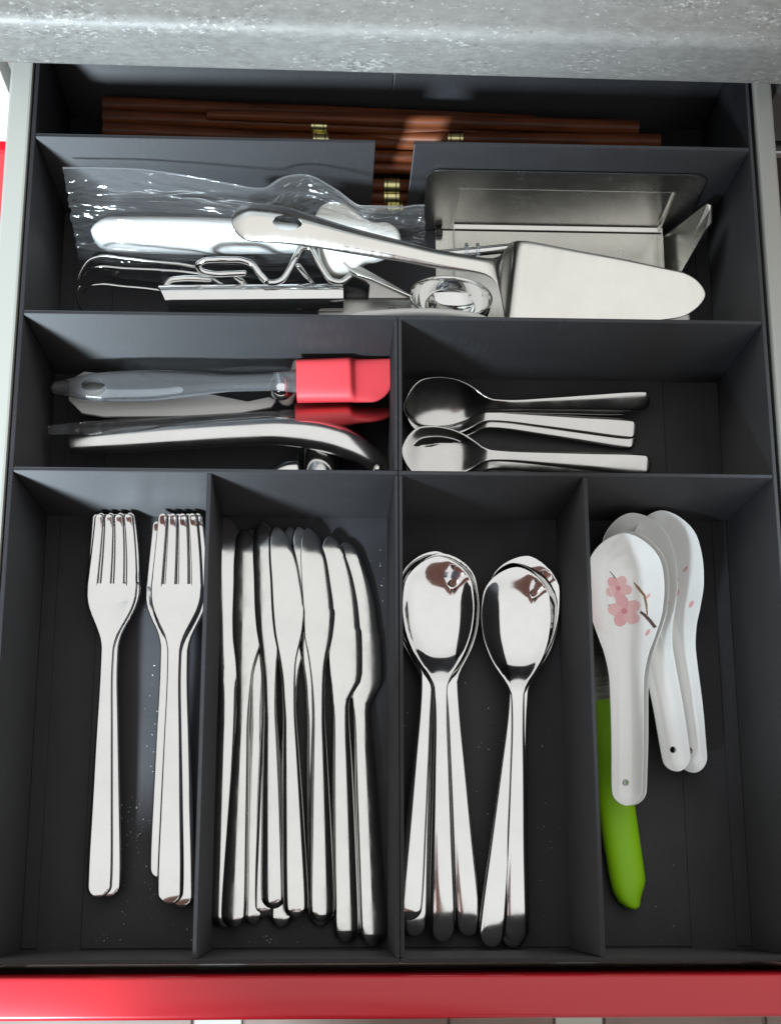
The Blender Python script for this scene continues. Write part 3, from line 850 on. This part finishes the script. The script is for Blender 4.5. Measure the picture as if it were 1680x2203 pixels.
# cake server
def server():
    r = thing('cake_server', None, None); q = 0.25 / 1035
    px = [(0, 0, 38, 0, 3.0, -2.5), (55, 4, 45, 2, 3.0, -3.2), (115, 6, 42, 4, 3.0, -3.4), (154, 10, 38, 4.5, 3.0, -3.4), (253, 22, 30, 5, 3.2, -3.2), (352, 31, 25, 5, 3.4, -2.8), (451, 38, 21, 4, 3.6, -2.2), (535, 38, 19, 2.5, 3.4, -1.4), (565, 37, 25, 0, 3.0, -.8),
          (585, 35, 55, -5, 2.2, 0), (600, 36, 86, -11, 1.8, 0), (616, 36, 99, -14.5, 1.6, 0), (635, 35, 101, -15.2, 1.5, 0), (740, 29, 90, -15.5, 1.4, 0), (850, 20, 76, -15.8, 1.4, 0), (950, 12, 60, -16, 1.3, 0), (1035, 2, 44, -16, 1.2, 0)]
    rows = [(s * q, (c - w) * q, (c + w) * q, z * .001, t * .001 * .5, cr * .001) for s, c, w, z, t, cr in px]
    ys, rg = loft_rings(rows, r0=38 * q, r1=62 * q, n=70, nu=17, k=10)
    i = idx(ys, 578 * q)
    h_, b_ = rings_parts(rg, [('handle', 0, i), ('blade', i, len(rg) - 1)], 'steel_server', r)
    bm = bmesh.new(); bmesh.ops.create_cone(bm, cap_ends=True, segments=32, radius1=1, radius2=1, depth=.04, matrix=Matrix.Translation((6 * q, 119 * q, 0)) @ Matrix.Diagonal((17 * q, 31 * q, 1, 1)))
    boolean_cut(h_, from_bm('cutter', bm, None))
    return r
sv = server()
place(sv, 0.25, (498, 464), (1536, 606), .078, .070)
tag(sv, 'large steel cake server with a holed handle lying across the heap', 'cake server')

# ice-cream scoop
def scoop():
    r = thing('ice_cream_scoop', None, None)
    def P(u, v, z): return at(u, v, z)
    # channel handle: open half tube
    A, B = P(352, 642, .050), P(738, 638, .050)
    ax = (B - A).normalized(); sd = ax.cross(Vector((0, 0, 1))).normalized(); up = sd.cross(ax)
    bm = bmesh.new(); rad = .0080; rows = []
    for i in range(21):
        t = i / 20; row = []
        for th_ in (rad, rad - .0009):
            for j in range(17):
                a = math.radians(-115 + 230 * j / 16)
                c = A + (B - A) * t + sd * th_ * math.sin(a) + up * th_ * math.cos(a)
                if i == 0: c -= ax * (math.sin(a) * -.0035)
                row.append(bm.verts.new(c))
        rows.append(row)
    for a, b_ in zip(rows, rows[1:]):
        for j in range(16):
            bm.faces.new((a[j], b_[j], b_[j + 1], a[j + 1])); bm.faces.new((a[17 + j + 1], b_[17 + j + 1], b_[17 + j], a[17 + j]))
        bm.faces.new((a[0], a[17], b_[17], b_[0])); bm.faces.new((a[16], b_[16], b_[33], a[33]))
    for rw in (rows[0], rows[-1]):
        for j in range(16): bm.faces.new((rw[j], rw[j + 1], rw[17 + j + 1], rw[17 + j]))
    bmesh.ops.recalc_face_normals(bm, faces=bm.faces[:])
    o = from_bm('handle', bm, 'steel_mirror', r, True); o.data.set_sharp_from_angle(angle=0.7)
    # grey cast plate and lever
    pl = [(682, 662), (742, 640), (884, 643), (888, 674), (800, 684), (735, 694), (690, 694)]
    prism('bracket', [tuple(P(u, v, .046).xy) for u, v in pl], .0425, .0465, 'grey_cast', r, .0008)
    lv = [(737, 562), (748, 557), (765, 566), (800, 585), (886, 634), (886, 641), (792, 641), (795, 612), (786, 603), (752, 590), (742, 577)]
    prism('lever', [tuple(P(u, v, .056).xy) for u, v in lv], .0530, .0562, 'grey_cast', r, .0008)
    # bright strip on the lever edge
    bar('lever_edge', [P(739, 565, .0572), P(757, 582, .0572), P(800, 600, .0572), P(886, 638, .0572)], .0011, 'steel', r, seg=8)
    pv = P(844, 666, .0470); bm = bmesh.new(); bmesh.ops.create_uvsphere(bm, u_segments=14, v_segments=8, radius=.0024, matrix=Matrix.Translation(pv) @ Matrix.Diagonal((1, 1, .5, 1)))
    from_bm('rivet', bm, 'steel_satin', r, True)
    # black core between handle and lever
    prism('spring_block', [tuple(P(u, v, .049).xy) for u, v in ((735, 614), (792, 614), (794, 640), (742, 640))], .043, .0492, 'black_plastic', r, .0006)
    # bowl
    c = P(970, 636, .056); R0 = .0240
    axd = Vector((.02, .62, .80)).normalized(); e1 = axd.cross(Vector((1, 0, 0))).normalized(); e2 = axd.cross(e1)
    bm = bmesh.new(); rg_ = []; prof = []
    for i in range(15): a = math.radians(2 + 88 * i / 14); prof.append((R0 * math.sin(a), -R0 * math.cos(a)))
    inner = [(x * (1 - .0012 / R0), z * (1 - .0012 / R0)) for x, z in prof]
    prof2 = prof + [(R0 - .0006, .0005)] + inner[::-1]
    for x, z in prof2:
        rg_.append([bm.verts.new(c + axd * z + (e1 * math.cos(t) + e2 * math.sin(t)) * x) for t in [2 * math.pi * q / 40 for q in range(40)]])
    for a, b_ in zip(rg_, rg_[1:]):
        for q in range(40): bm.faces.new((a[q], a[(q + 1) % 40], b_[(q + 1) % 40], b_[q]))
    bm.faces.new(rg_[0]); bm.faces.new(rg_[-1][::-1])
    bmesh.ops.recalc_face_normals(bm, faces=bm.faces[:])
    from_bm('bowl', bm, 'steel_mirror', r, True)
    tag(r, 'squeeze ice-cream scoop with a chrome channel handle, grey lever and round bowl', 'ice-cream scoop')
scoop()

# thick wavy wire
def cA(x, y, z): return at(130.5 + x * .272, 522.2 + y * .272, z)
def c6(x, y, z): return at(554.8 + x * .3303, 391.6 + y * .3303, z)
wv = thing('wavy_wire_masher', 'thick steel wire bent in waves beside the chrome handle', 'masher')
rounded_bar('wire', [cA(1455, 240, .058), cA(1330, 245, .058), cA(1200, 243, .058), cA(1105, 212, .059), cA(1085, 178, .061), cA(1120, 148, .063), cA(1210, 134, .064), cA(1330, 132, .064), cA(1440, 138, .064), cA(1515, 170, .063), cA(1570, 240, .062), cA(1630, 305, .061),
      c6(20, 615, .060), c6(80, 655, .060), c6(150, 640, .060), c6(205, 570, .061), c6(245, 490, .062), c6(290, 425, .062), c6(340, 430, .062), c6(385, 500, .061), c6(430, 580, .060), c6(480, 640, .060), c6(540, 650, .059), c6(600, 612, .059)], .0018, 'steel_mirror', wv, sub=8)
rounded_bar('strut', [cA(1385, 262, .057), cA(1430, 300, .054), cA(1490, 350, .048)], .0018, 'steel_mirror', wv)
rounded_bar('strut', [c6(262, 545, .057), c6(305, 600, .052), c6(365, 668, .046)], .0018, 'steel_mirror', wv)

# thin wire whisk
wk = thing('wire_whisk', 'thin steel wire loops at the left end of the utensil heap', 'whisk')
for pth in ([(135, 290, .052), (165, 215, .055), (225, 135, .058), (300, 108, .059), (500, 120, .059), (750, 150, .059), (950, 168, .058), (1090, 195, .055)],
            [(168, 268, .046), (212, 208, .050), (285, 190, .052), (500, 202, .052), (800, 216, .052), (1000, 232, .052), (1160, 262, .052), (1280, 328, .050)],
            [(182, 395, .040), (228, 342, .043), (295, 330, .044), (500, 346, .044), (680, 362, .044), (800, 378, .044)],
            [(150, 345, .046), (128, 400, .044), (140, 470, .041), (180, 545, .036)]):
    rounded_bar('wire_loop', [cA(*p) for p in pth], .00078, 'steel', wk, seg=10)
rounded_bar('collar_tube', [cA(828, 335, .050), cA(865, 300, .052), cA(950, 285, .053), cA(1180, 288, .053)], .0020, 'steel', wk, seg=12)

# steel rod with clear rings
rd = thing('rod_with_rings', 'slim steel rod with two clear rings behind the cake server', 'rod')
rounded_bar('rod', [at(925, 549, .052), at(1000, 543, .053), at(1100, 533, .054)], .0028, 'steel', rd)
for u in (1003, 1027):
    p = at(u, 541, .0532); bm = bmesh.new()
    vv = []
    for i in range(24):
        a = 2 * math.pi * i / 24; vv.append([bm.verts.new(p + Vector((.0010 * math.cos(b2), (.0042 + .0010 * math.sin(b2)) * math.cos(a), (.0042 + .0010 * math.sin(b2)) * math.sin(a)))) for b2 in [2 * math.pi * j / 8 for j in range(8)]])
    for i in range(24):
        for j in range(8): bm.faces.new((vv[i][j], vv[(i + 1) % 24][j], vv[(i + 1) % 24][(j + 1) % 8], vv[i][(j + 1) % 8]))
    bmesh.ops.recalc_face_normals(bm, faces=bm.faces[:])
    from_bm('clear_ring', bm, 'clear', rd, True)

# white plastic pieces by the divider
wc = rounded_bar('curved_white_handle', [at(725, 706, .068), at(760, 686, .072), at(820, 678, .074), at(895, 674, .074), at(970, 677, .074), at(1030, 687, .072), at(1070, 706, .068)], .0028, 'white_plastic', None, flat=1.6)
tag(wc, 'curved white plastic rim peeking over the divider below the scoop', 'kitchen tool')
ws = rounded_bar('white_spatula', [at(1090, 690, .050), at(1300, 688, .050), at(1474, 684, .050)], .0040, 'white_plastic', None, flat=.6)
tag(ws, 'white plastic handle lying under the cake server blade', 'kitchen tool')

# ================================================================== THIRD ROW LEFT: spatulas and garlic press
def c5(x, y): return (x * .5168, 652.7 + y * .5168)
def spatula(name, k_):
    r = thing(name, None, None); L = .187
    rows = [(0, -.0034, .0034, 0, .0050, 0), (.008, -.0046, .0046, 0, .0056, 0), (.016, -.0070, .0070, 0, .0062, 0), (.030, -.0088, .0088, 0, .0066, 0), (.052, -.0094, .0094, 0, .0068, 0), (.078, -.0072, .0072, 0, .0066, 0), (.100, -.0050, .0050, 0, .0066, 0), (.120, -.0052, .0052, 0, .0068, 0), (.138, -.0075, .0075, 0, .0070, 0)]
    ys, rg = loft_rings(rows, r0=.0035, r1=.0008, n=36, nu=15, k=3.2)
    h_ = rings_parts(rg, [('handle', 0, len(rg) - 1)], 'clear', r)[0]
    bm = bmesh.new(); bmesh.ops.create_cone(bm, cap_ends=True, segments=24, radius1=1, radius2=1, depth=.04, matrix=Matrix.Translation((0, .0235, 0)) @ Matrix.Diagonal((.0040, .0064, 1, 1)))
    boolean_cut(h_, from_bm('cutter', bm, None))
    rows = [(.1345, -.0128, .0128, 0, .0105, 0), (.150, -.0130, .0130, 0, .0102, 0), (.1635, -.0133, .0133, 0, .0098, 0), (.1672, -.0134, .0134, -.0012, .0058, 0), (.174, -.0136, .0134, -.0018, .0040, 0), (.187, -.0138, .0118, -.0022, .0022, 0)]
    def mod(y, xc, hw):                            # one corner of the blade is rounded
        if y > .175:
            c = .012 * (1 - math.sqrt(max(0, 1 - ((y - .175) / .0122) ** 2)))
            return xc - c / 2, hw - c / 2
        return xc, hw
    ys, rg = loft_rings(rows, n=60, nu=15, k=7, mod=mod)
    rings_parts(rg, [('blade', 0, len(rg) - 1)], 'red_silicone', r)
    return r
s1 = spatula('silicone_spatula', 0)
place(s1, .187, c5(212, 352), c5(1632, 312), .040, .044, -8)
tag(s1, 'upper spatula with a clear handle and flat red silicone head', 'spatula', 'red silicone spatulas in the left middle compartment')
s2 = copy_tree(s1)
place(s2, .187, c5(200, 528), c5(1625, 446), .030, .030, -58)
tag(s2, 'lower spatula with a clear handle and red head turned on its edge', 'spatula', 'red silicone spatulas in the left middle compartment')

pts = [(285, 400), (300, 312), (350, 282), (430, 290), (720, 340), (835, 368), (1030, 407), (1120, 388), (1150, 400), (1130, 430), (1000, 455), (760, 468), (430, 470), (340, 455)]
gp = prism('grey_scraper', [tuple(at(*c5(x, y), .030).xy) for x, y in pts], .0265, .030, 'grey_plastic', None, .0006)
tag(gp, 'flat pale grey plastic scraper under the upper clear spatula handle', 'scraper')
bl = thing('ball_ended_tool', 'polished steel ball on a cream stem beside the red spatula head', 'kitchen tool')
pc = at(*c5(1172, 352), .036)
bm = bmesh.new(); bmesh.ops.create_uvsphere(bm, u_segments=32, v_segments=20, radius=.0072, matrix=Matrix.Translation(pc)); from_bm('ball', bm, 'steel_mirror', bl, True)
rounded_bar('stem', [at(*c5(1190, 400), .026), at(*c5(1235, 300), .026), at(*c5(1250, 250), .026)], .0045, 'ivory_plastic', bl)

pg = thing('garlic_press', 'steel garlic press lying below the lower spatula', 'garlic press')
def G(x, y, z): return at(*c5(x, y), z)
def strap(name, path, wid, mat='steel_press', flat=.45):
    return rounded_bar(name, path, wid, mat, pg, flat=flat, seg=18, cap=.5, sub=8)
strap('upper_arm', [G(300, 584, .030), G(500, 570, .032), G(750, 551, .034), G(1000, 535, .035), G(1180, 530, .036), G(1330, 548, .037), G(1450, 586, .036), G(1540, 640, .034), G(1600, 712, .030)], [.0062, .0074, .0080, .0082, .0088, .0094, .0090, .0074, .0056], flat=.68)
strap('lower_jaw', [G(1130, 715, .016), G(1200, 690, .020), G(1290, 690, .022)], [.0040, .0050, .0050])
bm = bmesh.new(); bmesh.ops.create_cone(bm, cap_ends=True, segments=36, radius1=.0138, radius2=.0145, depth=.030, matrix=Matrix.Translation(G(1335, 700, .020)) @ Matrix.Rotation(math.radians(76), 4, 'X'))
bmesh.ops.bevel(bm, geom=[e for e in bm.edges if e.calc_face_angle(0) > .8], offset=.0012, segments=3, affect='EDGES')
o = from_bm('basket', bm, 'steel', pg, True); o.data.set_sharp_from_angle(angle=0.6)
pv = G(1575, 690, .034); bm = bmesh.new(); bmesh.ops.create_uvsphere(bm, u_segments=16, v_segments=10, radius=.0036, matrix=Matrix.Translation(pv)); from_bm('rivet', bm, 'steel', pg, True)

# ================================================================== crumbs
bm = bmesh.new()
spots = [((265, 1740), 30, 40), ((230, 2030), 20, 16), ((320, 1950), 40, 40), ((1190, 1800), 30, 160), ((1050, 1700), 30, 120), ((825, 1250), 18, 90), ((860, 1700), 10, 200), ((1500, 1950), 60, 100), ((560, 2020), 60, 10), ((295, 1790), 12, 25), ((325, 1500), 10, 150)]
for (u, v), su, sv_ in spots:
    for _ in range(22):
        p = at(u + random.gauss(0, su), v + random.gauss(0, sv_), .0012)
        if not (Y0 + .004 < p.y < Y1 - .004) or abs(p.x - X1) < .004 or abs(p.x) < .004 or abs(p.x - X3) < .004 or not (-.165 < p.x < .16): continue
        r = random.choice((.00014, .0002, .00026, .0004))
        bmesh.ops.create_icosphere(bm, subdivisions=1, radius=r, matrix=Matrix.Translation(p) @ Matrix.Rotation(random.uniform(0, 3), 4, 'Z') @ Matrix.Diagonal((random.uniform(.7, 2.2), 1, .6, 1)))
cr = from_bm('crumbs', bm, 'crumb'); tag(cr, 'pale crumbs and dust specks scattered on the tray floor', 'crumbs', None, 'stuff')

# ================================================================== the person in front of the drawer, seen in the spoons
def photographer():
    J = {}; E_ = []
    PX = -.080
    def v(n, x, y, z, r, par=None):
        J[n] = (len(J), (x + PX, y, z), r)
        if par: E_.append((J[par][0], J[n][0]))
    v('pelvis', 0, -.36, .10, .140); v('waist', 0, -.355, .22, .122, 'pelvis'); v('chest', 0, -.35, .39, .138, 'waist'); v('collar', 0, -.345, .52, .100, 'chest')
    v('neck', 0, -.325, .60, .052, 'collar'); v('jaw', 0, -.285, .65, .060, 'neck'); v('skull', 0, -.285, .725, .084, 'jaw'); v('crown', 0, -.30, .785, .072, 'skull')
    for s_, q in ((-1, 'a'), (1, 'b')):
        v('sh' + q, s_ * .165, -.345, .515, .062, 'collar'); v('el' + q, s_ * .205, -.25, .39, .050, 'sh' + q); v('fo' + q, s_ * .150, -.165, .56, .044, 'el' + q); v('wr' + q, s_ * .085, -.125, .655, .030, 'fo' + q)
        v('pa' + q, s_ * .060, -.125, .700, .027, 'wr' + q)
        for k_, (dz, L_) in enumerate(((-.022, .058), (-.007, .070), (.008, .074), (.022, .066))):      # fingers close behind the phone
            v('f%d%s' % (k_, q), s_ * .050, -.100, .705 + dz, .0095, 'pa' + q); v('g%d%s' % (k_, q), s_ * (.050 - L_ * .5), -.098, .712 + dz, .0085, 'f%d%s' % (k_, q))
        v('th' + q, s_ * .040, -.150, .700, .011, 'pa' + q); v('ti' + q, s_ * .018, -.142, .712, .009, 'th' + q)
        v('hi' + q, s_ * .095, -.36, .02, .095, 'pelvis'); v('kn' + q, s_ * .105, -.34, -.35, .062, 'hi' + q); v('an' + q, s_ * .110, -.37, -.73, .042, 'kn' + q); v('to' + q, s_ * .125, -.22, -.765, .034, 'an' + q)
    vl = sorted(J.values())
    me = bpy.data.meshes.new('body'); me.from_pydata([p for _, p, _ in vl], E_, [])
    o = bpy.data.objects.new('body', me); COL.objects.link(o)
    md = o.modifiers.new('skin', 'SKIN'); md.use_smooth_shade = True
    for (i, p, r) in vl:
        sv2 = me.skin_vertices[0].data[i]; sv2.radius = (r, r); sv2.use_root = (i == 0)
    sb = o.modifiers.new('sub', 'SUBSURF'); sb.levels = 2; sb.render_levels = 2
    dg = bpy.context.evaluated_depsgraph_get(); dg.update()
    m2 = bpy.data.meshes.new_from_object(o.evaluated_get(dg))
    o.modifiers.clear(); o.data = m2
    m2.materials.clear()
    for k_ in ('skin', 'shirt', 'trousers'): m2.materials.append(M[k_])
    for p in m2.polygons:
        c = p.center; x = abs(c.x - PX)
        p.material_index = 2 if c.z < .10 else (1 if (c.z < .565 and c.y < -.262) else 0)
        p.use_smooth = True
    r = thing('person', 'person in a blue shirt holding a phone at the drawer, mirrored in the spoons', 'person', (PX, -.36, FZ))
    o.parent = r; o.matrix_parent_inverse = r.matrix_basis.inverted()
    bm = bmesh.new(); bmesh.ops.create_uvsphere(bm, u_segments=24, v_segments=16, radius=.108, matrix=Matrix.Translation((PX, -.318, .762)) @ Matrix.Diagonal((.92, 1.0, .9, 1)))
    h_ = from_bm('hair', bm, 'hair', None, True); h_.parent = r; h_.matrix_parent_inverse = r.matrix_basis.inverted()
    ph = thing('phone', 'dark phone in the hands above the drawer front, mirrored in the spoons', 'phone')
    bm = bmesh.new(); bmesh.ops.create_cube(bm, size=1)
    for q in bm.verts: q.co = Vector((q.co.x * .155, q.co.y * .008, q.co.z * .076))
    bmesh.ops.bevel(bm, geom=bm.edges[:], offset=.0025, segments=2, affect='EDGES')
    from_bm('phone_body', bm, 'black_plastic', ph)
    bm = bmesh.new(); bmesh.ops.create_cube(bm, size=1)
    for q in bm.verts: q.co = Vector((q.co.x * .146, q.co.y * .0004 - .0043, q.co.z * .069))
    from_bm('screen', bm, 'black_plastic', ph)
    ph.location = (PX, -.122, .712)
simple('skin', col=(0.34, 0.175, 0.14), rough=0.5); simple('shirt', col=(0.10, 0.16, 0.27), rough=0.8); simple('trousers', col=(0.03, 0.035, 0.05), rough=0.8); simple('hair', col=(0.02, 0.014, 0.01), rough=0.6)
photographer()
